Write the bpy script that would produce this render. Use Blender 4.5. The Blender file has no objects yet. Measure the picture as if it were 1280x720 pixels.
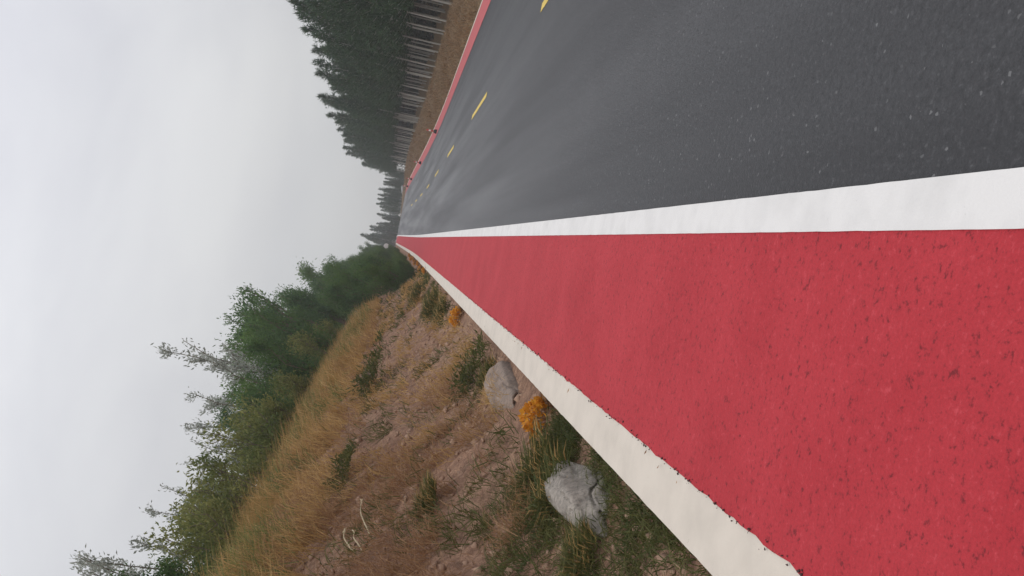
import bpy, math, random
import numpy as np
from mathutils import Matrix, Vector, noise as mn

scene = bpy.context.scene
col = scene.collection
R = math.radians

# ------------------------------------------------------------------ camera
# the phone was held sideways: the road runs along +Y, world up points to the left of the picture
CAM_H, FOC, ROLL, VP = 1.15, 1065.0, R(11), (495.0, 297.0)
dY = Vector((VP[0]-640, -(VP[1]-360), -FOC)).normalized()
u0 = Vector((-math.cos(ROLL), math.sin(ROLL), 0))
dZ = (u0 - u0.dot(dY)*dY).normalized()
dX = dY.cross(dZ)
rot = Matrix((dX, dY, dZ))                       # camera -> world
cam_d = bpy.data.cameras.new('camera'); cam = bpy.data.objects.new('camera', cam_d); col.objects.link(cam)
cam.matrix_world = Matrix.Translation((0, 0, CAM_H)) @ rot.to_4x4()
cam_d.sensor_fit = 'HORIZONTAL'; cam_d.sensor_width = 36; cam_d.lens = FOC/1280*36
cam_d.clip_start = 0.05; cam_d.clip_end = 4000
scene.camera = cam

# ------------------------------------------------------------------ sky, sun, exposure
SUN_EL, SUN_AZ = R(58), R(215)
world = bpy.data.worlds.new('World'); scene.world = world; world.use_nodes = True
nt = world.node_tree; nt.nodes.clear()
def N(t, typ, **kw):
    n = t.nodes.new(typ)
    for k, v in kw.items():
        if k[0] == 'i' and k[1:].isdigit(): n.inputs[int(k[1:])].default_value = v
        elif hasattr(n, k): setattr(n, k, v)
        else: n.inputs[k.replace('_', ' ')].default_value = v
    return n
def ramp(t, stops, interp='LINEAR'):
    n = t.nodes.new('ShaderNodeValToRGB'); n.color_ramp.interpolation = interp
    e = n.color_ramp.elements
    while len(e) < len(stops): e.new(0.5)
    for el, (p, c) in zip(e, stops):
        el.position = p; el.color = (c, c, c, 1) if isinstance(c, (int, float)) else (*c, 1)
    return n
out = N(nt, 'ShaderNodeOutputWorld'); bg = N(nt, 'ShaderNodeBackground', Strength=1.0)
sky = N(nt, 'ShaderNodeTexSky'); sky.sky_type = 'NISHITA'; sky.sun_disc = False
sky.sun_elevation = SUN_EL; sky.sun_rotation = SUN_AZ
skys = N(nt, 'ShaderNodeVectorMath', operation='SCALE'); skys.inputs['Scale'].default_value = 0.12
nt.links.new(sky.outputs[0], skys.inputs[0])
tc = N(nt, 'ShaderNodeTexCoord'); sep = N(nt, 'ShaderNodeSeparateXYZ')
nt.links.new(tc.outputs['Generated'], sep.inputs[0])
# overcast layer: horizon a little darker than overhead
gr = ramp(nt, [(0.0, (0.60, 0.60, 0.60)), (0.15, (0.685, 0.68, 0.68)), (0.32, (0.79, 0.795, 0.82)), (0.5, (0.87, 0.88, 0.945)), (1.0, (1.05, 1.06, 1.12))])
nt.links.new(sep.outputs[2], gr.inputs[0])
mp = N(nt, 'ShaderNodeMapping'); mp.inputs['Scale'].default_value = (1.0, 1.0, 2.2)
nt.links.new(tc.outputs['Generated'], mp.inputs[0])
cn = N(nt, 'ShaderNodeTexNoise', Scale=3.2, Detail=4.0, Roughness=0.5, Distortion=0.4)
nt.links.new(mp.outputs[0], cn.inputs['Vector'])
cr = ramp(nt, [(0.3, (0.91, 0.91, 0.93)), (0.68, (1.07, 1.07, 1.06))])
nt.links.new(cn.outputs[0], cr.inputs[0])
mul = N(nt, 'ShaderNodeMixRGB', blend_type='MULTIPLY', Fac=1.0)
nt.links.new(gr.outputs[0], mul.inputs[1]); nt.links.new(cr.outputs[0], mul.inputs[2])
mixs = N(nt, 'ShaderNodeMixRGB', Fac=0.94)
nt.links.new(skys.outputs[0], mixs.inputs[1]); nt.links.new(mul.outputs[0], mixs.inputs[2])
nt.links.new(mixs.outputs[0], bg.inputs[0]); nt.links.new(bg.outputs[0], out.inputs[0])

sun_d = bpy.data.lights.new('sun', 'SUN'); sun_d.energy = 1.0; sun_d.angle = R(25); sun_d.color = (1.0, 0.96, 0.9)
sun = bpy.data.objects.new('sun', sun_d); col.objects.link(sun)
sd = Vector((math.sin(SUN_AZ)*math.cos(SUN_EL), math.cos(SUN_AZ)*math.cos(SUN_EL), math.sin(SUN_EL)))
sun.rotation_euler = sd.to_track_quat('Z', 'Y').to_euler(); sun.location = (0, -5, 30)
vs = scene.view_settings
vs.view_transform = 'Standard'; vs.look = 'None'; vs.gamma = 1; vs.exposure = 0.0; vs.use_curve_mapping = False
scene.cycles.volume_bounces = 1

# ------------------------------------------------------------------ helpers
def tag(o, label=None, cat=None, group=None, kind=None):
    if label: o['label'] = label
    if cat: o['category'] = cat
    if group: o['group'] = group
    if kind: o['kind'] = kind
    return o
def mesh(name, verts, faces, mat=None, smooth=False):
    me = bpy.data.meshes.new(name)
    me.from_pydata(np.asarray(verts, float).tolist(), [], faces if isinstance(faces, list) else np.asarray(faces).tolist())
    if mat: me.materials.append(mat)
    if smooth: me.polygons.foreach_set('use_smooth', [True]*len(me.polygons))
    me.update()
    return me
def obj(name, me, parent=None, loc=None):
    o = bpy.data.objects.new(name, me); col.objects.link(o)
    if parent: o.parent = parent
    if loc is not None: o.location = loc
    return o
def empty(name, loc, rz=0, s=1.0):
    o = bpy.data.objects.new(name, None); col.objects.link(o); o.empty_display_size = 0.2
    o.location = loc; o.rotation_euler = (0, 0, rz); o.scale = (s, s, s)
    return o
def material(name, fn):
    m = bpy.data.materials.new(name); m.use_nodes = True; t = m.node_tree; t.nodes.clear()
    o = N(t, 'ShaderNodeOutputMaterial'); s = fn(t); t.links.new(s.outputs[0], o.inputs[0]); return m
def noise_tex(t, scale, detail=3, rough=0.55, vec=None, **k):
    n = N(t, 'ShaderNodeTexNoise', Scale=scale, Detail=detail, Roughness=rough, **k)
    if vec is None:
        vec = N(t, 'ShaderNodeNewGeometry').outputs['Position']
    t.links.new(vec, n.inputs['Vector']); return n
def mix(t, fac, a, b, mode='MIX'):
    n = N(t, 'ShaderNodeMixRGB', blend_type=mode)
    for i, v in ((0, fac), (1, a), (2, b)):
        if hasattr(v, 'type') and hasattr(v, 'is_output'): t.links.new(v, n.inputs[i])
        elif i == 0: n.inputs[0].default_value = v
        else: n.inputs[i].default_value = (*v, 1)
    return n.outputs[0]
def principled(t, colr, rough=0.8, spec=0.3, bump=None, strength=0.3, dist=0.01):
    p = N(t, 'ShaderNodeBsdfPrincipled'); p.inputs['Specular IOR Level'].default_value = spec
    if hasattr(colr, 'is_output'): t.links.new(colr, p.inputs['Base Color'])
    else: p.inputs['Base Color'].default_value = (*colr, 1)
    if hasattr(rough, 'is_output'): t.links.new(rough, p.inputs['Roughness'])
    else: p.inputs['Roughness'].default_value = rough
    if bump is not None:
        b = N(t, 'ShaderNodeBump', Strength=strength, Distance=dist)
        t.links.new(bump, b.inputs['Height']); t.links.new(b.outputs[0], p.inputs['Normal'])
    return p

# ------------------------------------------------------------------ materials
def m_asphalt(t):
    geo = N(t, 'ShaderNodeNewGeometry').outputs['Position']
    fine = noise_tex(t, 170, 2, 0.6, geo); agg = N(t, 'ShaderNodeTexVoronoi', Scale=115.0)
    t.links.new(geo, agg.inputs['Vector'])
    mpn = N(t, 'ShaderNodeMapping'); mpn.inputs['Scale'].default_value = (1.3, 0.06, 1); t.links.new(geo, mpn.inputs[0])
    wear = noise_tex(t, 1.0, 3, 0.5, mpn.outputs[0]); big = noise_tex(t, 2.2, 4, 0.6, geo)
    mid = noise_tex(t, 48, 3, 0.7, geo)
    base = mix(t, ramp_out(t, wear.outputs[0], [(0.38, 0.0), (0.62, 1.0)]), (0.019, 0.0185, 0.020), (0.047, 0.047, 0.050))
    base = mix(t, ramp_out(t, big.outputs[0], [(0.35, 0.0), (0.7, 0.6)]), base, (0.021, 0.021, 0.022))
    base = mix(t, ramp_out(t, mid.outputs[0], [(0.34, 1.0), (0.5, 0.0)]), base, (0.009, 0.009, 0.010))
    base = mix(t, ramp_out(t, mid.outputs[0], [(0.56, 0.0), (0.72, 0.7)]), base, (0.075, 0.075, 0.078))
    grain = ramp_out(t, fine.outputs[0], [(0.32, 0.0), (0.55, 0.35), (0.72, 1.0)])
    base = mix(t, grain, mix(t, 1.0, base, (0.55, 0.55, 0.55), 'MULTIPLY'), mix(t, 1.0, base, (1.45, 1.45, 1.45), 'MULTIPLY'))
    stone = ramp_out(t, agg.outputs['Color'], [(0.90, 0.0), (0.95, 1.0)])
    base = mix(t, stone, base, (0.12, 0.12, 0.12))
    bmp = N(t, 'ShaderNodeMath', operation='SUBTRACT'); t.links.new(fine.outputs[0], bmp.inputs[0]); t.links.new(agg.outputs[0], bmp.inputs[1])
    return principled(t, base, ramp_out(t, wear.outputs[0], [(0.35, 0.50), (0.65, 0.37)]), 0.6, bmp.outputs[0], 0.35, 0.004)
def ramp_out(t, inp, stops):
    r = ramp(t, stops); t.links.new(inp, r.inputs[0]); return r.outputs[0]
def m_red(t):
    geo = N(t, 'ShaderNodeNewGeometry').outputs['Position']
    big = noise_tex(t, 1.7, 4, 0.6, geo); fine = noise_tex(t, 120, 3, 0.65, geo); pit = noise_tex(t, 50, 4, 0.7, geo)
    c = mix(t, ramp_out(t, big.outputs[0], [(0.3, 0.0), (0.7, 1.0)]), (0.42, 0.026, 0.036), (0.50, 0.040, 0.052))
    c = mix(t, ramp_out(t, fine.outputs[0], [(0.3, 0.0), (0.7, 1.0)]), mix(t, 1.0, c, (0.8, 0.78, 0.78), 'MULTIPLY'), c)
    c = mix(t, ramp_out(t, pit.outputs[0], [(0.565, 0.0), (0.68, 0.8)]), c, (0.13, 0.012, 0.016))
    c = mix(t, ramp_out(t, pit.outputs[0], [(0.30, 0.6), (0.42, 0.0)]), c, (0.56, 0.07, 0.085))
    return principled(t, c, 0.75, 0.3, pit.outputs[0], 0.6, 0.008)
def m_white(tint):
    def f(t):
        geo = N(t, 'ShaderNodeNewGeometry').outputs['Position']
        big = noise_tex(t, 5, 5, 0.6, geo); fine = noise_tex(t, 130, 3, 0.6, geo)
        c = mix(t, ramp_out(t, big.outputs[0], [(0.4, 0.0), (0.8, 1.0)]), tint, tuple(v*0.84 for v in tint))
        c = mix(t, ramp_out(t, fine.outputs[0], [(0.68, 0.0), (0.8, 0.6)]), c, tuple(v*0.55 for v in tint))
        return principled(t, c, 0.65, 0.4, fine.outputs[0], 0.3, 0.004)
    return f
def m_yellow(t):
    n = noise_tex(t, 40, 4, 0.6)
    return principled(t, mix(t, ramp_out(t, n.outputs[0], [(0.45, 0.0), (0.7, 1.0)]), (0.72, 0.52, 0.10), (0.40, 0.30, 0.10)), 0.6, 0.4)
def m_earth(t):
    geo = N(t, 'ShaderNodeNewGeometry').outputs['Position']
    a = noise_tex(t, 1.1, 5, 0.6, geo); b = noise_tex(t, 9, 5, 0.7, geo); c = noise_tex(t, 60, 3, 0.7, geo); g = noise_tex(t, 0.8, 4, 0.6, geo)
    k = mix(t, ramp_out(t, a.outputs[0], [(0.35, 0.0), (0.65, 1.0)]), (0.43, 0.25, 0.165), (0.55, 0.355, 0.24))
    k = mix(t, ramp_out(t, b.outputs[0], [(0.34, 0.8), (0.6, 0.0)]), k, (0.17, 0.095, 0.065))  # this and next: shadow flecks between clods put into the soil colour
    k = mix(t, ramp_out(t, c.outputs[0], [(0.4, 0.45), (0.62, 0.0)]), k, (0.13, 0.08, 0.06))
    sepn = N(t, 'ShaderNodeSeparateXYZ'); t.links.new(geo, sepn.inputs[0])
    # turf takes over on the flat ground away from the cut bank
    far = ramp_out(t, sepn.outputs[0], [(0.0, 1.0), (1.0, 0.0)])
    mr = N(t, 'ShaderNodeMapRange'); mr.inputs['From Min'].default_value = -3.1; mr.inputs['From Max'].default_value = -4.2
    t.links.new(sepn.outputs[0], mr.inputs[0])
    k = mix(t, mr.outputs[0], k, (0.075, 0.062, 0.028))
    h = N(t, 'ShaderNodeMath', operation='ADD'); t.links.new(b.outputs[0], h.inputs[0]); t.links.new(c.outputs[0], h.inputs[1])
    return principled(t, k, 0.95, 0.1, h.outputs[0], 0.9, 0.03)
def m_litter(t):
    geo = N(t, 'ShaderNodeNewGeometry').outputs['Position']
    a = noise_tex(t, 0.9, 5, 0.65, geo); b = noise_tex(t, 8, 5, 0.7, geo)
    k = mix(t, ramp_out(t, a.outputs[0], [(0.35, 0.0), (0.65, 1.0)]), (0.13, 0.08, 0.04), (0.20, 0.135, 0.07))
    k = mix(t, ramp_out(t, b.outputs[0], [(0.35, 0.7), (0.6, 0.0)]), k, (0.06, 0.045, 0.025))
    return principled(t, k, 0.95, 0.1, b.outputs[0], 0.8, 0.04)
def m_rock(t, c0=(0.22, 0.195, 0.165), c1=(0.37, 0.33, 0.285)):
    geo = N(t, 'ShaderNodeNewGeometry').outputs['Position']
    a = noise_tex(t, 7, 6, 0.65, geo); b = noise_tex(t, 45, 4, 0.7, geo)
    k = mix(t, ramp_out(t, a.outputs[0], [(0.35, 0.0), (0.65, 1.0)]), c0, c1)
    k = mix(t, ramp_out(t, b.outputs[0], [(0.35, 0.6), (0.55, 0.0)]), k, (0.10, 0.095, 0.085))
    return principled(t, k, 0.9, 0.2, a.outputs[0], 0.35, 0.012)
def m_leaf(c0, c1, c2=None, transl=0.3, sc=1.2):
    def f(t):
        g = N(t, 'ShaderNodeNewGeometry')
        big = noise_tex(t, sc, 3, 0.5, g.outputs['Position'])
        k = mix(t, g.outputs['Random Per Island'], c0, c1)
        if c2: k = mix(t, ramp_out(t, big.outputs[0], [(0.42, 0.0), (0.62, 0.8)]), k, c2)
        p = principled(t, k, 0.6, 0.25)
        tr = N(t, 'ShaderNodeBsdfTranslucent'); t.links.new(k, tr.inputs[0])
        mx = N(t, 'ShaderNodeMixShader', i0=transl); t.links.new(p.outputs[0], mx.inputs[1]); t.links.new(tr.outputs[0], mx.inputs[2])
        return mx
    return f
def m_bark(c0, c1):
    def f(t):
        geo = N(t, 'ShaderNodeNewGeometry').outputs['Position']
        mpn = N(t, 'ShaderNodeMapping'); mpn.inputs['Scale'].default_value = (6, 6, 1.2); t.links.new(geo, mpn.inputs[0])
        n = noise_tex(t, 4, 4, 0.65, mpn.outputs[0])
        return principled(t, mix(t, n.outputs[0], c0, c1), 0.9, 0.15, n.outputs[0], 0.6, 0.02)
    return f
def m_plain(c, rough=0.6, spec=0.4):
    def f(t):
        n = noise_tex(t, 30, 3, 0.6)
        return principled(t, mix(t, n.outputs[0], tuple(v*0.82 for v in c), c), rough, spec)
    return f
M = {}
for k, f in dict(
    asphalt=m_asphalt, red=m_red, faded_red=m_plain((0.50, 0.105, 0.11), 0.7), white=m_white((0.72, 0.705, 0.68)), kerb_white=m_white((0.64, 0.575, 0.49)), yellow=m_yellow,
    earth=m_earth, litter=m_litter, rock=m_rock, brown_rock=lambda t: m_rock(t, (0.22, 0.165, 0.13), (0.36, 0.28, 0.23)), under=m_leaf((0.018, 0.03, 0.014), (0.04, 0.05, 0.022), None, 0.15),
    pine=m_leaf((0.028, 0.058, 0.026), (0.054, 0.102, 0.042), (0.040, 0.084, 0.028), 0.2, 0.5),
    dark=m_leaf((0.048, 0.10, 0.036), (0.10, 0.19, 0.065), (0.13, 0.22, 0.055), 0.4, 0.5),
    olive=m_leaf((0.14, 0.155, 0.045), (0.32, 0.32, 0.11), (0.10, 0.15, 0.045), 0.45),
    weed=m_leaf((0.075, 0.085, 0.024), (0.17, 0.165, 0.055), (0.06, 0.085, 0.024), 0.35, 5),
    grey=m_leaf((0.26, 0.28, 0.24), (0.52, 0.54, 0.48), None, 0.4),
    dry=m_leaf((0.36, 0.215, 0.08), (0.70, 0.48, 0.21), (0.42, 0.26, 0.09), 0.4, 0.8), verge=m_leaf((0.18, 0.105, 0.055), (0.36, 0.23, 0.12), (0.34, 0.25, 0.16), 0.35, 0.5),
    straw=m_leaf((0.55, 0.45, 0.28), (0.65, 0.56, 0.38), None, 0.2),
    brown=m_leaf((0.24, 0.125, 0.06), (0.44, 0.27, 0.14), None, 0.3),
    orange=m_leaf((0.50, 0.17, 0.015), (0.82, 0.43, 0.05), (0.66, 0.30, 0.03), 0.3, 14),
    pine_bark=m_bark((0.24, 0.225, 0.20), (0.52, 0.50, 0.45)), bark=m_bark((0.09, 0.07, 0.05), (0.2, 0.17, 0.13)),
    grit=m_plain((0.07, 0.03, 0.03)), black=m_plain((0.02, 0.02, 0.022)), post_white=m_plain((0.75, 0.74, 0.72)), post_red=m_plain((0.5, 0.06, 0.05)),
    steel=m_plain((0.5, 0.51, 0.52), 0.5), clod=m_bark((0.24, 0.145, 0.10), (0.46, 0.31, 0.22)),
).items():
    M[k] = material(k, f)

# ------------------------------------------------------------------ terrain functions
def sst(x): x = np.clip(x, 0, 1); return x*x*(3-2*x)
def zroad(y):                                     # dips away from us, then climbs gently to a crest at ~118 m
    y = np.asarray(y, float)
    return 1.02*sst((y-38)/84) - 2.6*sst((y-124)/110)
def xroad(y):                                     # beyond the crest the road bends away to the left
    y = np.asarray(y, float); d = np.clip(y-112, 0, None); return -0.0035*d*d
L_OUT, L_IN, W_L, W_R, Y_C, A_R, R_R, R_O = -0.84, -0.635, 0.24, 0.36, 2.93, 6.0, 7.0, 7.16
SP = np.array([0, .12, .3, .6, .95, 1.6, 2.3, 2.75, 3.4, 5.5, 12, 60]); SZ = np.array([-.10, -.09, -.05, .09, .36, 1.02, 1.72, 2.02, 2.22, 2.5, 3.2, 5.0])
RP = np.array([0, .2, .8, 1.6, 2.6, 4, 11, 18, 60]); RZ = np.array([-.06, -.03, .12, .32, .5, .55, .8, 3.6, 9])
def bank(s): return np.interp(s, SP, SZ)
def gz(x, y):
    """height of the land either side of the road"""
    x = np.asarray(x, float); y = np.asarray(y, float); xc = xroad(y)
    l = bank(np.clip(L_OUT+xc-x, 0, None)); r = np.interp(np.clip(x-xc-R_O, 0, None), RP, RZ); r = np.where(r > .8, .8+(r-.8)*(1-sst((y-142)/30)), r)
    z = np.where(x < xc+3, l, r)
    return z + zroad(y)

# ------------------------------------------------------------------ ground and road
def grid(name, xs, ys, mat, disp=None, follow=True, smooth=True):
    X, Y = np.meshgrid(xs, ys); X = X + xroad(Y)
    Z = gz(X, Y)
    if disp: Z = Z + disp(X, Y, Z)
    v = np.stack([X.ravel(), Y.ravel(), Z.ravel()], 1); nx, ny = len(xs), len(ys)
    i = np.arange(ny-1)[:, None]*nx + np.arange(nx-1)[None]; i = i.ravel()
    return mesh(name, v, np.stack([i, i+1, i+nx+1, i+nx], 1), mat, smooth)
def geo_steps(a, b, d0, k):
    o = [a]; d = d0
    while o[-1] < b: o.append(o[-1]+d); d *= k
    return np.array(o)
def rough(X, Y, Z):
    o = np.zeros(X.size); xf, yf, zf = X.ravel(), Y.ravel(), Z.ravel()
    for i in range(X.size):
        s = L_OUT + float(xroad(yf[i])) - xf[i]; a = min(max(s/0.7, 0.12), 1.0)
        p = Vector((xf[i], yf[i], 0))
        n1 = mn.noise(p*0.55); n2 = mn.fractal(p*2.2, 0.9, 2.0, 3); n3 = 0
        if yf[i] < 16 and s < 4.5: n3 = mn.fractal(p*9.0, 0.8, 2.0, 3)
        o[i] = a*(0.13*n1 + 0.075*n2 + 0.05*n3)
    return o.reshape(X.shape)
ysl = np.concatenate([geo_steps(-6, 1.5, 0.5, 1.0), geo_steps(1.55, 330, 0.035, 1.013)])
xsl = -geo_steps(-L_OUT, 60, 0.03, 1.022)[::-1]
ground_l = obj('ground', grid('ground', xsl, ysl, M['earth'], rough)); tag(ground_l, kind='structure')
ysr = np.concatenate([np.arange(-6, 14, 1.0), geo_steps(14, 330, 0.4, 1.01)])
def rough_r(X, Y, Z):
    xf, yf = X.ravel(), Y.ravel(); o = np.zeros(X.size)
    for i in range(X.size):
        a = min(max((xf[i]-float(xroad(yf[i]))-R_O)/1.5, 0.0), 1.0)
        o[i] = a*(0.16*mn.fractal(Vector((xf[i]*.6, yf[i]*.45, 4)), 0.9, 2, 3))
    return o.reshape(X.shape)
ground_r = obj('ground', grid('ground', np.concatenate([np.linspace(R_O, 12, 28), geo_steps(12.4, 70, 0.8, 1.1)]), ysr, M['litter'], rough_r)); tag(ground_r, kind='structure')
# the land under and beyond everything, out to the horizon
v, f = [], []
rr = [0, 60, 150, 330, 700, 1500, 3000]
for k, r_ in enumerate(rr):
    for j in range(48):
        a = j/48*2*math.pi; x, y = r_*math.cos(a), 60+r_*math.sin(a)
        v.append((x, y, -4.0 if r_ < 500 else -4.0))
for k in range(len(rr)-1):
    for j in range(48):
        v0, v1 = k*48+j, k*48+(j+1) % 48; f.append((v0, v0+48, v1+48, v1))
terrain = obj('terrain', mesh('terrain', v, f, M['litter'])); tag(terrain, kind='structure')

def strip(name, x0, x1, y0, y1, dz, mat, parent=None, step0=0.5, rag0=0, rag1=0, k=1.02, skirt=None, seed=0):
    ys = geo_steps(y0, y1, step0, k); ys[-1] = y1
    z = zroad(ys) + dz; xc = xroad(ys)
    def rag(a, s):
        if not a: return np.zeros(len(ys))
        return np.array([a*(mn.fractal(Vector((yy*9, s, seed)), 0.7, 2, 4)*0.7 + mn.noise(Vector((yy*0.7, s, 3)))*0.25) for yy in ys])
    a = np.stack([x0+xc+rag(rag0, 1), ys, z], 1); b = np.stack([x1+xc+rag(rag1, 2), ys, z], 1)
    n = len(ys); rows = [a, b]
    if skirt == 'L': rows = [np.stack([a[:, 0]+.004, ys, z-0.3], 1), a, b]
    if skirt == 'R': rows = [a, b, np.stack([b[:, 0]-.004, ys, z-0.3], 1)]
    v = np.concatenate(rows); F = []
    for r_ in range(len(rows)-1):
        i = np.arange(n-1)+r_*n; F += np.stack([i, i+n, i+n+1, i+1], 1).tolist()
    return obj(name, mesh(name, v, F, mat), parent)
road = strip('road', L_OUT, R_O, -6, 330, 0, M['asphalt'], step0=1.0, k=1.0, skirt=None); tag(road, kind='structure')
strip('road_edge', L_OUT-.002, L_OUT+.05, -6, 330, -0.004, M['asphalt'], road, skirt='L', step0=1.0, k=1.0)
strip('road_edge', R_O-.05, R_O+.002, -6, 330, -0.004, M['asphalt'], road, skirt='R', step0=1.0, k=1.0)
lane = strip('red_lane', L_IN, W_L+.02, -6, 300, 0.009, M['red'], None, 0.02, 0.016, 0, 1.004); tag(lane, kind='structure')
strip('edge_line', L_OUT+.001, L_IN+.05, -6, 300, 0.005, M['kerb_white'], road, 0.02, 0.005, 0, 1.004)
strip('edge_line', W_L, W_R, -6, 300, 0.013, M['white'], road, 0.02, 0.0018, 0.0018, 1.004)
lane2 = strip('red_lane', A_R, R_R, -6, 300, 0.005, M['faded_red'], None, 0.3, 0.012, 0.02, 1.01, seed=5); tag(lane2, kind='structure')
strip('edge_line', R_R-.01, R_O-.03, -6, 300, 0.009, M['kerb_white'], road, 0.3, 0.01, 0.01, 1.01)
strip('edge_line', A_R-.10, A_R+.01, -6, 300, 0.009, M['faded_red'], road, 0.3, 0.01, 0.01, 1.01)
y = -2.3
while y < 75:
    strip('centre_line_dash', Y_C-.055, Y_C+.055, y, y+3.1, 0.005, M['yellow'], road, 0.05, 0.006, 0.006, 1.0)
    y += 9.1

# ------------------------------------------------------------------ plant builders
rng = np.random.default_rng(7)
def tube(pts, rad, sides=5):
    pts = np.asarray(pts, float); n = len(pts); V = []; F = []
    for i in range(n):
        d = pts[min(i+1, n-1)]-pts[max(i-1, 0)]; d /= np.linalg.norm(d)+1e-9
        a = np.cross(d, [0.3, 1, 0.1]); a /= np.linalg.norm(a)+1e-9; b = np.cross(d, a)
        for j in range(sides):
            t = 2*math.pi*j/sides; V.append(pts[i]+rad[i]*(math.cos(t)*a+math.sin(t)*b))
    for i in range(n-1):
        for j in range(sides):
            k = (j+1) % sides; F.append((i*sides+j, i*sides+k, (i+1)*sides+k, (i+1)*sides+j))
    V.append(pts[-1]); F += [((n-1)*sides+j, (n-1)*sides+(j+1) % sides, n*sides) for j in range(sides)]
    return V, F
class Geo:
    def __init__(self): self.v = []; self.f = []; self.n = 0
    def add(self, V, F):
        self.v.append(np.asarray(V, float)); self.f += [tuple(int(i)+self.n for i in q) for q in F]; self.n += len(V)
    def mesh(self, name, mat, smooth=False): return mesh(name, np.concatenate(self.v), self.f, mat, smooth)
def unit(a): return a/(np.linalg.norm(a, axis=1, keepdims=True)+1e-9)
def leaves(P, D, L, W, rg, kind='diamond'):
    """leaf-sized faces: base points P, directions D, lengths L, widths W"""
    n = len(P); D = unit(D); S = unit(np.cross(D, rg.normal(size=(n, 3)))); U = np.cross(D, S)
    L = np.broadcast_to(L, n)[:, None]; W = np.broadcast_to(W, n)[:, None]
    if kind == 'blade':
        V = np.stack([P-S*W/2, P+S*W/2, P+D*L], 1).reshape(-1, 3); F = np.arange(3*n).reshape(n, 3)
    else:
        m = P+D*L*0.45+U*L*0.08
        V = np.stack([P, m+S*W/2, P+D*L, m-S*W/2], 1).reshape(-1, 3); F = np.arange(4*n).reshape(n, 4)
    return V, F
def blades(P, D, L, W, rg, bend=0.5):
    """two-segment grass blades that arch over"""
    n = len(P); D = unit(D); S = unit(np.cross(D, rg.normal(size=(n, 3)))); L = L[:, None]; W = np.broadcast_to(W, n)[:, None]
    h = D.copy(); h[:, 2] = -0.15; h = unit(h)
    m = P+D*L*0.55; t = m+unit(D*(1-bend)+h*bend)*L*0.5
    V = np.stack([P-S*W/2, P+S*W/2, m-S*W*.35, m+S*W*.35, t], 1).reshape(-1, 3); b = np.arange(n)[:, None]*5
    F = np.concatenate([b+[0, 1, 3, 2]], 1).tolist() + (b+[2, 3, 4]).tolist()
    return V, F

def pine_meshes(seed, h):
    rg = np.random.default_rng(seed); tr = Geo(); cr = Geo()
    bare = h*0.25; lean = rg.normal(size=2)*0.15
    ax = lambda t: np.array([lean[0]*t*t, lean[1]*t*t, h*t])
    tt = np.linspace(0, 0.985, 9); tr.add(*tube([ax(t) for t in tt], [0.058*(1-t)**0.8+0.006 for t in tt], 6))
    P, D = [], []
    for k in range(4):                                       # dead snags on the bare stem
        t = rg.uniform(0.12, 0.3); a = rg.uniform(0, 6.28); q = ax(t)
        tr.add(*tube([q, q+np.array([math.cos(a), math.sin(a), 0.1])*rg.uniform(.2, .6)], [0.012, 0.004], 3))
    nb = 95
    for k in range(nb):
        t = 0.25+0.74*(k/nb)**0.95; a = k*2.4+rg.normal()*0.4; u = (t-0.25)/0.75
        ln = (1.3*(1-u)**0.95+0.12)*rg.uniform(0.55, 1.2)
        if u < 0.1: ln *= 0.8
        q = ax(t); dr = np.array([math.cos(a), math.sin(a), 0.25+0.75*u+rg.normal()*0.12]); dr /= np.linalg.norm(dr)
        e = q+dr*ln; e[2] += 0.10*ln
        tr.add(*tube([q, (q+e)/2+[0, 0, -.04*ln], e], [0.016, 0.011, 0.004], 3))
        m = max(4, int(ln*13))
        for s in np.linspace(0.25, 1.0, m):
            p = q+(e-q)*s+rg.normal(size=3)*0.11; n_ = 6
            P.append(np.repeat(p[None], n_, 0)); dd = rg.normal(size=(n_, 3))*0.75+dr*0.8+[0, 0, 0.35]; D.append(dd)
    n_ = 14; P.append(np.repeat(ax(0.96)[None], n_, 0)+rg.normal(size=(n_, 3))*[.05, .05, .18]); D.append(rg.normal(size=(n_, 3))*0.5+[0, 0, 1.3])
    P = np.concatenate(P); D = np.concatenate(D)
    cr.add(*leaves(P, D, rg.uniform(0.2, 0.42, len(P)), 0.055, rg, 'blade'))
    return tr.mesh('trunk', M['pine_bark'], True), cr.mesh('crown', M['pine'])

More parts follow.
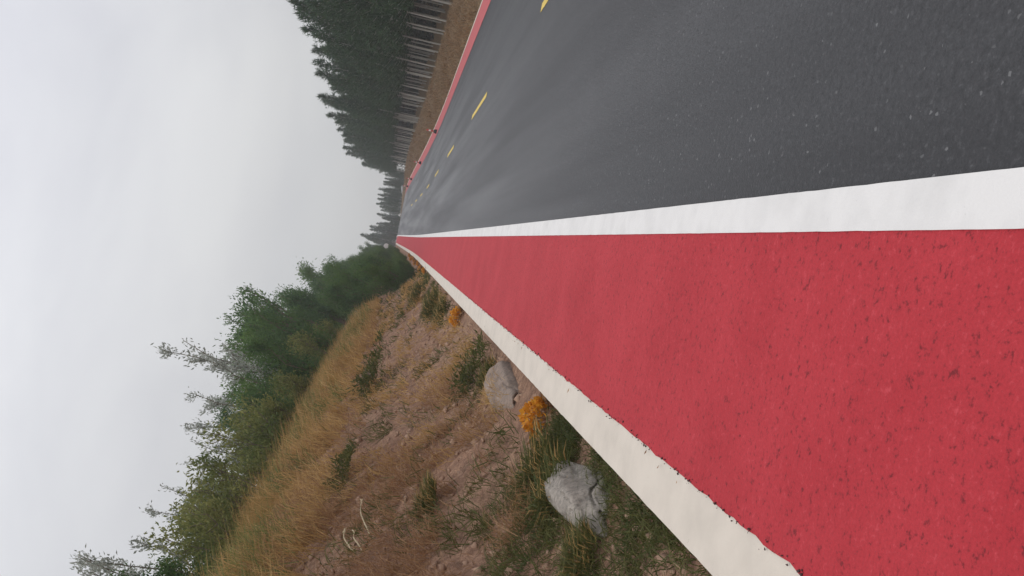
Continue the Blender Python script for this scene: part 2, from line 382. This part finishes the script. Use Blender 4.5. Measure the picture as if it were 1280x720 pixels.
def bush_meshes(seed, h, spread, stems, leaf_n, L, W, mat, bark='bark', fine=0.16, upright=0.6, low=0.15, rad=0.03, single=False):
    """many-stemmed or single-stemmed leafy plant: stems fork into twigs, leaves crowd along the twigs"""
    rg = np.random.default_rng(seed); tr = Geo(); cr = Geo(); tips = []
    for s in range(stems):
        a = s*2.4+rg.normal()*0.5; out = spread*rg.uniform(0.35, 1.0); hh = h*rg.uniform(0.6, 1.0)
        if s == 0: hh = h; out *= 0.3
        n = 6; base = np.array([0, 0, -0.1]) if single else np.array([math.cos(a), math.sin(a), 0])*0.1*spread+[0, 0, -0.1]
        fork = 0.22 if single else 0.0
        pts = []
        for i in range(n):
            t = i/(n-1); w = max(0, (t-fork)/(1-fork))
            pts.append(base+np.array([math.cos(a)*out*w**0.8, math.sin(a)*out*w**0.8, hh*t])+rg.normal(size=3)*[.05*h*w*.6, .05*h*w*.6, 0])
        pts = np.array(pts); tr.add(*tube(pts, [rad*h*(1-i/n)+0.003 for i in range(n)] if single else [rad*h*0.6*(1-i/n)+0.003 for i in range(n)], 5))
        for k in range(9):
            t = rg.uniform(max(low, fork), 1.0); i = min(int(t*(n-1)), n-2); q = pts[i]+(pts[i+1]-pts[i])*(t*(n-1)-i)
            b = rg.uniform(0, 6.28); ln = spread*rg.uniform(0.3, 0.75)*(1.15-0.75*t)
            dr = np.array([math.cos(b), math.sin(b), upright*rg.uniform(0.3, 1.6)]); dr /= np.linalg.norm(dr)
            e = q+dr*ln; tr.add(*tube([q, (q+e)/2+rg.normal(size=3)*.04*ln, e], [0.008*h**.5, 0.006*h**.5, 0.002], 3)); tips.append((q, e))
        tips.append((pts[-2], pts[-1]))
    T = np.array(tips); n = leaf_n; idx = rg.integers(0, len(T), n); s = rg.uniform(0.1, 1.05, n)[:, None]
    P = T[idx, 0]+(T[idx, 1]-T[idx, 0])*s+rg.normal(size=(n, 3))*fine*spread*0.55
    P[:, 2] = np.maximum(P[:, 2], 0.02)
    D = (T[idx, 1]-T[idx, 0]); D = unit(D)+rg.normal(size=(n, 3))*0.8+[0, 0, 0.2]
    cr.add(*leaves(P, D, rg.uniform(0.6, 1.3, n)*L, rg.uniform(0.7, 1.2, n)*W, rg))
    return tr.mesh('stem' if not single else 'trunk', M[bark], True), cr.mesh('foliage' if not single else 'crown', mat)

def plant(name, pair, loc, rz, s, label, cat, group=None):
    o = empty(name, loc, rz, s); tag(o, label, cat, group)
    for me in pair: obj(me.name.split('.')[0], me, o)
    return o
def at(x, y, dz=0.0): return (x, y, float(gz(x, y))+dz)

# ------------------------------------------------------------------ pine plantation across the road
pines = [pine_meshes(100+i, 8.6) for i in range(6)]
rg = np.random.default_rng(3)
for row, x0 in enumerate((11.6, 14.0, 16.6)):
    y = (27, 31, 36)[row] + 0.0
    while y < (148, 150, 158)[row]:
        x = x0+rg.normal()*0.3; yy = y+rg.normal()*0.25
        s = rg.uniform(0.86, 1.08)*(0.94 if y < 45 else 1.0)
        if y > 135: s *= 0.85
        plant('pine_tree', pines[rg.integers(6)], at(x, yy, -0.1), rg.uniform(0, 6.28), s,
              ('slender pale-stemmed pine in the front row of the plantation across the road',
               'dark pine crowded behind the front row of the plantation',
               'dark pine deep inside the plantation across the road')[row], 'tree',
              ('front row of roadside pines', 'second row of pines', 'inner rows of pines')[row])
        y += (2.05, 2.3, 2.6)[row]
# low young pines where the plantation ends, then the wood straight ahead past the crest
for k in range(30):
    yy = 185+rg.uniform(-10, 18); x = 5.6+k*0.30+rg.normal()*0.2
    plant('pine_tree', pines[k % 6], (x, yy, float(zroad(yy))+0.4), k*1.3, rg.uniform(0.58, 0.74), 'hazy low pine beyond the far end of the plantation', 'tree', 'low pines past the plantation')
for k in range(30):
    x = -5.5+k*0.36+rg.normal()*0.25; yy = 196+rg.uniform(-8, 16); s = 0.98 if x < 1.5 else 0.7
    plant('pine_tree', pines[(k*5) % 6], (x, yy, float(zroad(yy))), k*2.1, s*rg.uniform(0.85, 1.15), 'blue-hazed distant pine straight ahead where the road disappears', 'tree', 'distant pines at the road end')
# dark brush that fills the wood behind the pine stems
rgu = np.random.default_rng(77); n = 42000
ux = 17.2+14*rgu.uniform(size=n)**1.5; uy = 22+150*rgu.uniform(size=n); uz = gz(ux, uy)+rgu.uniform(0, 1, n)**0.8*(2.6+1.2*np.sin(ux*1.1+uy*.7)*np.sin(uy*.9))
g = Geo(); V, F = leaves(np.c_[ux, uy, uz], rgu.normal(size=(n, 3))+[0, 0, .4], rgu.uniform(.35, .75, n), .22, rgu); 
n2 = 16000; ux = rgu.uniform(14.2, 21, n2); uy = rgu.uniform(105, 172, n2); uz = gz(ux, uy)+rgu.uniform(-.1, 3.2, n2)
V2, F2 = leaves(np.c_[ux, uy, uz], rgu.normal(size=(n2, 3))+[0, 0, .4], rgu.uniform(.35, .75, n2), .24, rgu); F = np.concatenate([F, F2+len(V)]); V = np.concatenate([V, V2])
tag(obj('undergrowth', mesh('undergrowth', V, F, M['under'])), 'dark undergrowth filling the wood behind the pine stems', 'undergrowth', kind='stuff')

# ------------------------------------------------------------------ trees and shrubs on the left bank
P_dark = [bush_meshes(200+i, 5.0, 1.7, 9, 10500, 0.17, 0.065, M['dark'], fine=0.24, upright=1.5, low=0.1, rad=0.014) for i in range(4)]
P_tree = [bush_meshes(230+i, 5.0, 1.4, 9, 9000, 0.15, 0.055, M['dark'], fine=0.17, upright=2.2, low=0.15, rad=0.018, single=True) for i in range(3)]
P_grey = [bush_meshes(260+i, 4.2, 1.2, 7, 3200, 0.11, 0.045, M['grey'], fine=0.10, upright=1.6, low=0.25, rad=0.012) for i in range(3)]
P_oliv = [bush_meshes(290+i, 1.6, 1.0, 9, 4200, 0.09, 0.036, M['olive'], fine=0.2, upright=1.2, low=0.1, rad=0.012) for i in range(3)]
lt = [  # x, y, scale, set, variant, label
    (-5.2, 41, 1.08, 'tree', 0, 'tall dark green tree with feathery shoots standing highest on the left bank'),
    (-4.9, 36.5, 0.98, 'tree', 1, 'dark tree with two upright shoots beside the highest bank tree'),
    (-5.4, 46, 1.0, 'dark', 0, 'bushy dark green tree just beyond the highest bank tree'),
    (-4.8, 31.5, 0.82, 'dark', 1, 'dense dark green bush-tree between the sparse grey tree and feathery trees'),
    (-5.0, 26.0, 1.18, 'grey', 0, 'tall sparse grey-leaved tree on the left bank crest against the sky'),
    (-5.3, 23.5, 0.85, 'grey', 1, 'thin grey-leaved sapling next to the tall sparse grey tree'),
    (-4.4, 24.0, 0.55, 'dark', 2, 'dark green bush under the tall sparse grey tree'),
    (-4.7, 20.3, 0.42, 'dark', 3, 'round dark green bush behind the dry grass crest'),
    (-5.0, 17.4, 0.52, 'grey', 2, 'small pale grey shrub on the crest above the dry grass'),
    (-4.9, 14.0, 0.46, 'grey', 0, 'low grey shrub poking above the golden grass near the frame edge'),
    (-5.4, 12.1, 0.56, 'grey', 1, 'nearest grey shrub with pale leaves cut by the frame edge'),
    (-5.1, 10.6, 0.50, 'grey', 2, 'grey shrub low on the crest beside the nearest cut-off shrub'),
    (-5.4, 52, 1.02, 'dark', 1, 'dark roadside bush-tree in the middle of the left tree line'),
    (-5.2, 58, 1.06, 'dark', 2, 'dark bush-tree with rounded top midway along the left tree line'),
]
SETS = dict(tree=P_tree, dark=P_dark, grey=P_grey, olive=P_oliv)
for x, y, s, st, vi, lb in lt:
    plant('shrub' if st == 'grey' and s < 0.9 else 'broadleaf_tree', SETS[st][vi], at(x, y, -0.1), y*1.7, s, lb, 'shrub' if st == 'grey' and s < 0.9 else 'tree')
for k in range(15):                                       # the row goes on towards the crest
    y = 63+k*5.6; x = -5.0+rg.normal()*0.5
    plant('broadleaf_tree', P_dark[k % 4], at(x+float(xroad(y)), y, -0.1), k*1.9, rg.uniform(0.7, 0.95), 'dense green tree in the far part of the left roadside row', 'tree', 'far left roadside trees')
for k in range(26):                                       # bushes that come down to the road edge further on
    y = 36+k*3.1; x = (-1.95, -2.9)[k % 2]+rg.normal()*0.15
    plant('shrub', P_dark[(k+1) % 4], at(x+float(xroad(y)), y, -0.15), k*2.3, rg.uniform(0.36, 0.5)*(1.0 if k % 2 == 0 else 1.25), 'bright green bush crowding down to the kerb far along the left side', 'shrub', 'bushes at the far left kerb')
for k in range(24):
    y = 35.5+k*3.4; x = -1.42+rg.normal()*0.06
    plant('shrub', P_dark[(k+2) % 4], at(x+float(xroad(y)), y, -0.1), k*1.3, rg.uniform(0.17, 0.23), 'small dark bush right against the kerb far along the left side', 'shrub', 'small bushes at the far left kerb')
for k in range(16):                                       # low thicket behind the grass crest
    y = 10.5+k*1.75; x = -5.0+rg.normal()*0.3
    plant('shrub', (P_oliv if k % 3 else P_dark)[k % 3], at(x, y, -0.1), k*1.7, rg.uniform(0.75, 1.0) if k % 3 else rg.uniform(.26, .34), 'low green bush in the thicket just behind the golden grass crest', 'shrub', 'thicket bushes behind the crest')
ol = [(-4.3, 15.6, 1.0, 'olive yellow-green bush with pale tips on the bank crest'), (-4.25, 12.8, 0.85, 'lower olive bush beside the yellow-green crest bush'),
      (-4.5, 18.6, 0.9, 'olive bush at the foot of the round dark bush'), (-4.2, 10.4, 0.7, 'small olive bush among golden grass nearest the frame edge'),
      (-4.4, 28.0, 1.1, 'olive bush under the dense dark bush-tree')]
for i, (x, y, s, lb) in enumerate(ol): plant('shrub', P_oliv[i % 3], at(x, y, -0.05), i*2.0, s, lb, 'shrub')

# ------------------------------------------------------------------ grass (nobody could count it)
def surf(P):
    return np.array([float(gz(p[0], p[1])) for p in P])
def rough_at(x, y):
    s = L_OUT-x; a = min(max(s/0.7, 0.12), 1.0); p = Vector((x, y, 0))
    n3 = mn.fractal(p*9.0, 0.8, 2.0, 3) if (y < 16 and s < 4.5) else 0
    return a*(0.13*mn.noise(p*0.55)+0.075*mn.fractal(p*2.2, 0.9, 2.0, 3)+0.05*n3)
def tuft_field(name, pts, per, hmin, hmax, width, mat, spread, lean, bend, seed, label, cat):
    rg = np.random.default_rng(seed); P, D, L = [], [], []
    for x, y in pts:
        z = float(gz(x, y)) + (rough_at(x, y) if x < 0 else 0.0) - 0.015
        k = rg.uniform(0.7, 1.25); d = rg.normal(size=(per, 3))*lean; d[:, 2] = 1
        P.append(np.array([x, y, z])+np.c_[rg.normal(size=(per, 2))*spread, np.zeros(per)]); D.append(d); L.append(rg.uniform(hmin, hmax, per)*k)
    P, D, L = map(np.concatenate, (P, D, L))
    far = np.clip(P[:, 1]/9.0, 1.0, 4.0)
    V, F = blades(P, D, L, width*far, rg, bend)
    o = obj(name, mesh(name, V, F, M[mat])); tag(o, label, cat, kind='stuff'); return o
def clumpy(n, x0, x1, y0, y1, seed, freq=0.9, thr=0.0, power=1.6):
    rg = np.random.default_rng(seed); o = []
    while len(o) < n:
        x = rg.uniform(x0, x1); y = y0+(y1-y0)*rg.uniform()**power
        if mn.noise(Vector((x*freq*1.6, y*freq, seed))) > thr+rg.normal()*0.12: o.append((x, y))
    return o
tuft_field('dry_grass', clumpy(1700, -4.7, -2.65, 5.5, 36, 11, thr=0.02, freq=1.1), 16, 0.18, 0.6, 0.006, 'dry', 0.06, 0.38, 0.5, 1, 'golden dry grass along the crest of the left bank', 'grass')
tuft_field('dry_grass', clumpy(1050, -3.3, -1.4, 4.0, 10, 12, thr=0.08, freq=1.3), 14, 0.08, 0.30, 0.0045, 'brown', 0.05, 0.55, 0.6, 2, 'withered brown grass on the near earth slope', 'grass')
tuft_field('dry_grass', clumpy(650, -3.2, -1.1, 7, 34, 13, thr=0.12), 13, 0.10, 0.30, 0.006, 'dry', 0.07, 0.5, 0.5, 3, 'thin dry grass scattered over the brown earth bank', 'grass')
tuft_field('green_grass', clumpy(900, -1.75, -0.86, 2.0, 5.4, 14, thr=-0.12, freq=1.4, power=1.0), 16, 0.05, 0.17, 0.005, 'weed', 0.05, 0.75, 0.6, 4, 'short green grass growing along the foot of the bank', 'grass')
tuft_field('green_grass', clumpy(1100, -4.9, -2.9, 6, 36, 15, thr=0.08), 14, 0.15, 0.5, 0.008, 'olive', 0.08, 0.45, 0.5, 5, 'olive green grass mixed into the dry crest', 'grass')
tuft_field('green_grass', clumpy(420, -2.6, -1.0, 5.2, 36, 16, thr=0.12), 14, 0.08, 0.26, 0.007, 'weed', 0.08, 0.6, 0.5, 6, 'patches of green grass low on the bank', 'grass')
def rpts(n, seed):
    rg = np.random.default_rng(seed); return [(rg.uniform(7.3, 10.6), 14+110*rg.uniform()**1.5) for _ in range(n)]
tuft_field('dry_grass', clumpy(420, -4.4, -2.4, 5.0, 30, 19, thr=0.1, freq=0.7), 14, 0.15, 0.5, 0.006, 'brown', 0.07, 0.5, 0.6, 8, 'russet withered grass mixed through the crest', 'grass')
tuft_field('dry_grass', rpts(2200, 5), 12, 0.12, 0.42, 0.007, 'verge', 0.15, 0.5, 0.5, 7, 'brown dry grass on the verge below the pines across the road', 'grass')

# ------------------------------------------------------------------ weeds, orange plants, rocks
def weed_meshes(seed, n, h, r, L, W, mat):
    rg = np.random.default_rng(seed); a = rg.uniform(0, 6.28, n); q = r*np.sqrt(rg.uniform(0, 1, n)); q = q*(1+.35*np.sin(a*3+seed)+.2*np.sin(a*7)); hz = h*(1.0-np.clip(q/r, 0, 1)**2*0.7)*rg.uniform(0.0, 1, n)*(1+.3*np.sin(a*4))
    P = np.c_[np.cos(a)*q, np.sin(a)*q, hz]; D = np.c_[np.cos(a)*.7, np.sin(a)*.7, np.full(n, 0.7)]+rg.normal(size=(n, 3))*0.55
    g = Geo(); g.add(*leaves(P, D, rg.uniform(.6, 1.3, n)*L, rg.uniform(.7, 1.2, n)*W, rg)); st = Geo()
    for k in range(14):
        b = rg.uniform(0, 6.28); e = np.array([math.cos(b)*r*.7, math.sin(b)*r*.7, h*rg.uniform(.5, .95)]); st.add(*tube([[0, 0, -.03], e*.5+[0, 0, .03], e], [.005, .004, .002], 3))
    return st.mesh('stem', M['bark']), g.mesh('foliage', mat)
def tussock_meshes(seed, n, h, r, mat):
    rg = np.random.default_rng(seed); out_ = []
    for nm, cnt, mt in (('green_blades', n, mat), ('dry_blades', n//4, 'dry')):
        a = rg.uniform(0, 6.28, cnt); q = r*rg.uniform(0, 1, cnt)**0.8; P = np.c_[np.cos(a)*q, np.sin(a)*q, np.full(cnt, -.03)]
        D = np.c_[np.cos(a)*q/r*.9, np.sin(a)*q/r*.9, np.ones(cnt)]+rg.normal(size=(cnt, 3))*.35; L = h*rg.uniform(.35, 1.1, cnt)*(1-.4*q/r)
        out_.append(mesh(nm, *blades(P, D, L, 0.011, rg, .55), M[mt]))
    return out_
W_ = [tussock_meshes(300+i, 750, 0.36, 0.30, 'weed') for i in range(3)] + [[*weed_meshes(310, 1100, 0.20, 0.40, 0.065, 0.016, M['weed'])]]
def on(x, y, dz=0): return (x, y, float(gz(x, y))+rough_at(x, y)+dz)
wl = [(-1.40, 9.0, 1.1, 3, 'round dark green weed clump at the bank foot above the cracked rock'), (-1.30, 8.6, 0.8, 0, 'grassy tuft in front of the round dark weed clump'),
      (-1.45, 18.0, 1.5, 0, 'green weed clump beside the second orange plant'), (-1.35, 16.2, 1.1, 1, 'smaller green tuft next to the weed clump by the second orange plant'),
      (-2.45, 14.0, 1.5, 3, 'dark green weed clump high on the bare earth slope'), (-2.57, 8.9, 0.9, 3, 'small dark weed clump on the near earth slope below golden grass'),
      (-1.32, 5.1, 0.95, 1, 'spreading olive weed mat beside the first orange plant'), (-1.30, 4.6, 0.85, 2, 'olive weed clump behind the grey rock slab'),
      (-1.95, 6.3, 0.7, 1, 'low weed patch in the middle of the near earth slope'), (-1.33, 3.75, 0.6, 2, 'deep green weed clump at the near corner below the grey rock'),
      (-1.7, 24.0, 1.6, 0, 'faint green weed clump far up the bank foot')]
for i, (x, y, s, k, lb) in enumerate(wl): plant('weed_clump', W_[k], on(x, y, -0.02), i*1.1, s, lb, 'weed')

def orange_meshes(seed):
    rg = np.random.default_rng(seed); g = Geo(); n = 210; a = rg.uniform(0, 6.28, n); e = rg.uniform(0.1, 1.3, n)
    q = .115*rg.uniform(0, 1, n)**.5; P = np.c_[np.cos(a)*q, np.sin(a)*q*1.2, (0.16-7*q*q)*rg.uniform(.35, 1.05, n)]
    D = np.c_[np.cos(a)*np.cos(e), np.sin(a)*np.cos(e), np.sin(e)]; g.add(*leaves(P, D, rg.uniform(.025, .055, n), rg.uniform(.022, .05, n), rg))
    w = Geo(); n = 90; a = rg.uniform(0, 6.28, n); q = rg.uniform(0.05, .14, n); P = np.c_[np.cos(a)*q, np.sin(a)*q, rg.uniform(0.0, .05, n)]
    w.add(*leaves(P, np.c_[np.cos(a), np.sin(a), rg.normal(size=n)*.5], rg.uniform(.05, .1, n), .03, rg))
    st = Geo()
    for k in range(7):
        b = k*.9; st.add(*tube([[0, 0, -.03], [math.cos(b)*.05, math.sin(b)*.05, .1]], [.006, .003], 4))
    return st.mesh('stem', M['brown']), w.mesh('withered_leaves', M['brown']), g.mesh('orange_leaves', M['orange'])
O_ = [orange_meshes(400+i) for i in range(3)]
for i, (x, y, s, lb) in enumerate([(-1.0, 5.62, 1.05, 'nearest bright orange leafy plant against the white kerb line'), (-1.03, 13.2, 1.1, 'second orange plant, smaller and browner, by the white kerb line')]):
    plant('orange_plant', O_[i], on(x, y, 0), i*2.0, s, lb, 'plant')
for i in range(7):
    y = 30+i*4.2; plant('orange_plant', O_[i % 3], on(-0.93-(i % 2)*.12, y), i*1.2, 1.0, 'far orange plant in the row along the kerb before the dark bushes', 'plant', 'far orange plants by the kerb')

def rock(seed, sx, sy, sz, mat, sub=5):
    """broken stone: a ball cut by random fracture planes, then weathered"""
    import bmesh
    rg = np.random.default_rng(seed); pl = [(Vector(unit(rg.normal(size=(1, 3)))[0]), rg.uniform(0.55, 0.9)) for _ in range(16)]
    bm = bmesh.new(); bmesh.ops.create_icosphere(bm, subdivisions=sub, radius=1); off = Vector((seed*3.1, seed*1.7, 0))
    for v_ in bm.verts:
        p = v_.co.copy()
        for n_, d_ in pl:
            e = p.dot(n_)-d_
            if e > 0: p -= n_*e*0.92
        k = 1+0.10*mn.fractal(p*1.5+off, 1.0, 2, 3)+0.012*mn.fractal(p*9+off, 0.9, 2, 3)
        cr_ = abs(mn.noise(p*1.3+off*2)); k -= 0.16*max(0, 1-cr_/0.05)
        v_.co = Vector((p.x*sx, p.y*sy, p.z*sz))*k
    me = bpy.data.meshes.new('rock'); bm.to_mesh(me); bm.free(); me.materials.append(M[mat]); me.polygons.foreach_set('use_smooth', [True]*len(me.polygons)); return me
for i, (x, y, dz, sx, sy, sz, ry, rz, mt, lb) in enumerate([
    (-1.12, 4.30, -0.005, .17, .70, .15, .6, .12, 'rock', 'pale grey rock slab sunk in the bank foot near the weeds'),
    (-1.15, 7.45, -0.02, .24, .80, .17, .5, -.05, 'brown_rock', 'cracked grey-brown rock at the road edge beyond the orange plant')]):
    o = obj('rock', rock(i+3, sx, sy, sz, mt), None, on(x, y, dz)); o.rotation_euler = (0, ry, rz); tag(o, lb, 'rock')

# clods and pebbles on the earth, grit along the kerb: countless small stuff
def lumps(name, pts, r0, r1, mat, seed, label, cat):
    rg = np.random.default_rng(seed); g = Geo(); F = [(0, 2, 4), (2, 1, 4), (1, 3, 4), (3, 0, 4), (2, 0, 5), (1, 2, 5), (3, 1, 5), (0, 3, 5)]
    for p in pts:
        r_ = r0+(r1-r0)*rg.uniform()**3; s = rg.uniform(.6, 1.3, 3)*r_; a = rg.uniform(0, 3.14); c_, s_ = math.cos(a), math.sin(a)
        V = np.array([(1, 0, 0), (-1, 0, 0), (0, 1, 0), (0, -1, 0), (0, 0, 1), (0, 0, -1)], float)*s+rg.normal(size=(6, 3))*r_*.25
        V = np.c_[V[:, 0]*c_-V[:, 1]*s_, V[:, 0]*s_+V[:, 1]*c_, V[:, 2]]+p; g.add(V, F)
    return tag(obj(name, g.mesh(name, M[mat], True)), label, cat, kind='stuff')
rg = np.random.default_rng(21)
pts = [on(x, y, 0.0) for x, y in zip(rg.uniform(-3.2, -0.95, 5500), 2.4+20*rg.uniform(size=5500)**1.2)]
lumps('earth_clods', pts, 0.006, 0.045, 'clod', 1, 'loose brown clods lying on the earth bank', 'soil')
pts = []
for k in range(520):
    y = 1.6+11*rg.uniform()**1.3; pts.append((L_IN+rg.normal()*0.008+0.004, y, float(zroad(y))+0.012))
lumps('grit', pts, 0.0015, 0.006, 'grit', 2, 'dark grit caught along the ragged edge of the red paint', 'grit')
P = np.array([(L_IN-.02+rg.normal()*.02, 1.9+6*rg.uniform(), 0.018) for _ in range(14)]); D = np.c_[rg.normal(size=(14, 2)), np.full(14, .1)]
g = Geo(); g.add(*leaves(P, D, rg.uniform(.012, .04, 14), .006, rg)); tag(obj('leaf_debris', g.mesh('leaf_debris', M['brown'])), 'dry leaf scraps lying on the white edge line', 'debris', kind='stuff')

# pale dry stalks standing on the near slope
for i, (x, y, h, ly, lb) in enumerate([(-2.26, 6.45, .10, .66, 'longest pale dry stalk leaning on the near earth slope'), (-2.29, 6.2, .08, .24, 'short pale dry stalk beside the longest stalk'), (-2.36, 6.3, .10, .34, 'curved pale dry stalk nearest the golden grass')]):
    b = Vector(on(x, y, .02)); r_ = empty('dry_stalk', b); tag(r_, lb, 'stalk')
    pp = [np.array([.05*t+.008*math.sin(t*6), ly*t, h*math.sin(t*1.9)]) for t in np.linspace(0, 1, 7)]
    g = Geo(); g.add(*tube(pp, [.007-.003*t for t in np.linspace(0, 1, 7)], 5)); obj('stem', g.mesh('stem', M['straw']), r_)
    rg2 = np.random.default_rng(i); n = 16; g = Geo(); g.add(*leaves(np.repeat(pp[-1][None], n, 0)-np.c_[np.zeros(n), rg2.uniform(0, .08, n), np.zeros(n)], rg2.normal(size=(n, 3))*.25+[0, 1, .3], rg2.uniform(.02, .05, n), .006, rg2)); obj('seed_head', g.mesh('seed_head', M['straw']), r_)

# ------------------------------------------------------------------ marker posts, sign, guard rail
def lathe(prof, sides=14):
    V, F = [], []
    for r_, z in prof:
        for j in range(sides): V.append((r_*math.cos(j/sides*6.2832), r_*math.sin(j/sides*6.2832), z))
    for i in range(len(prof)-1):
        for j in range(sides): k = (j+1) % sides; F.append((i*sides+j, i*sides+k, (i+1)*sides+k, (i+1)*sides+j))
    F.append(tuple(range((len(prof)-1)*sides, len(prof)*sides))); return V, F
pb = mesh('base', *lathe([(.12, 0), (.12, .05), (.10, .14), (.06, .17)]), M['black'], True)
ps = mesh('shaft', *lathe([(.045, .17), (.045, .55), (.03, .57)]), M['post_red'], True)
pw = mesh('band', *lathe([(.047, .32), (.05, .33), (.05, .43), (.047, .44)]), M['post_white'], True)
for i, (y, lb) in enumerate([(47.5, 'nearest black-based red marker post on the far road edge'), (68, 'second black-based marker post along the far road edge'), (88, 'third marker post along the far road edge'), (101, 'fourth and farthest marker post on the far road edge')]):
    r_ = empty('marker_post', (6.15, y, float(zroad(y))+.01)); tag(r_, lb, 'post')
    obj('base', pb, r_); sh_ = obj('shaft', ps, r_); obj('band', pw, sh_)
r_ = empty('round_sign', (-1.25, 108, float(gz(-1.25, 108)))); tag(r_, 'small round white sign on a post at the left where the road disappears', 'sign')
obj('pole', mesh('pole', *lathe([(.03, -.1), (.03, 1.5)], 8), M['steel'], True), r_)
dv, df = lathe([(.30, 0), (.31, .02), (.31, .045), (.28, .06)], 28); df.append(tuple(range(28))[::-1])
d_ = obj('disc', mesh('disc', dv, df, M['post_white']), r_, (0, -.04, 1.2)); d_.rotation_euler = (R(90), 0, 0)
gr_ = empty('guard_rail', (7.4, 124, float(zroad(100)))); tag(gr_, 'pale metal guard rail on the right at the far crest', 'guard rail')
gv, gf = [], []
for i in range(15):
    y = 124+i*2.2; z = float(zroad(y))-float(zroad(100))
    for (ox, oz) in ((0, .45), (-.05, .53), (0, .6), (-.05, .67), (0, .75)): gv.append((ox, y-124, z+oz))
for i in range(14):
    for j in range(4): gf.append((i*5+j, i*5+j+1, i*5+5+j+1, i*5+5+j))
obj('rail', mesh('rail', gv, gf, M['steel']), gr_)
for i in range(0, 15, 2):
    y = 124+i*2.2; obj('post', mesh('post', *lathe([(.05, -.2), (.05, .72)], 8), M['steel']), gr_, (.07, y-124, float(zroad(y))-float(zroad(100))))

# ------------------------------------------------------------------ haze
def m_haze():
    m = bpy.data.materials.new('haze'); m.use_nodes = True; t = m.node_tree; t.nodes.clear()
    o = N(t, 'ShaderNodeOutputMaterial'); p = N(t, 'ShaderNodeVolumePrincipled'); p.inputs['Color'].default_value = (0.86, 0.9, 0.93, 1)
    p.inputs['Density'].default_value = 0.0014; p.inputs['Anisotropy'].default_value = 0.2
    t.links.new(p.outputs[0], o.inputs['Volume']); return m
x0, x1, y0, y1, z0, z1 = -75, 85, -8, 340, -5, 16
hv = [(x, y, z) for z in (z0, z1) for y in (y0, y1) for x in (x0, x1)]
hz = obj('haze', mesh('haze', hv, [(0, 2, 3, 1), (4, 5, 7, 6), (0, 1, 5, 4), (2, 6, 7, 3), (0, 4, 6, 2), (1, 3, 7, 5)], m_haze())); tag(hz, kind='stuff')
tag(hz, 'pale haze hanging over the far road and trees', 'haze')
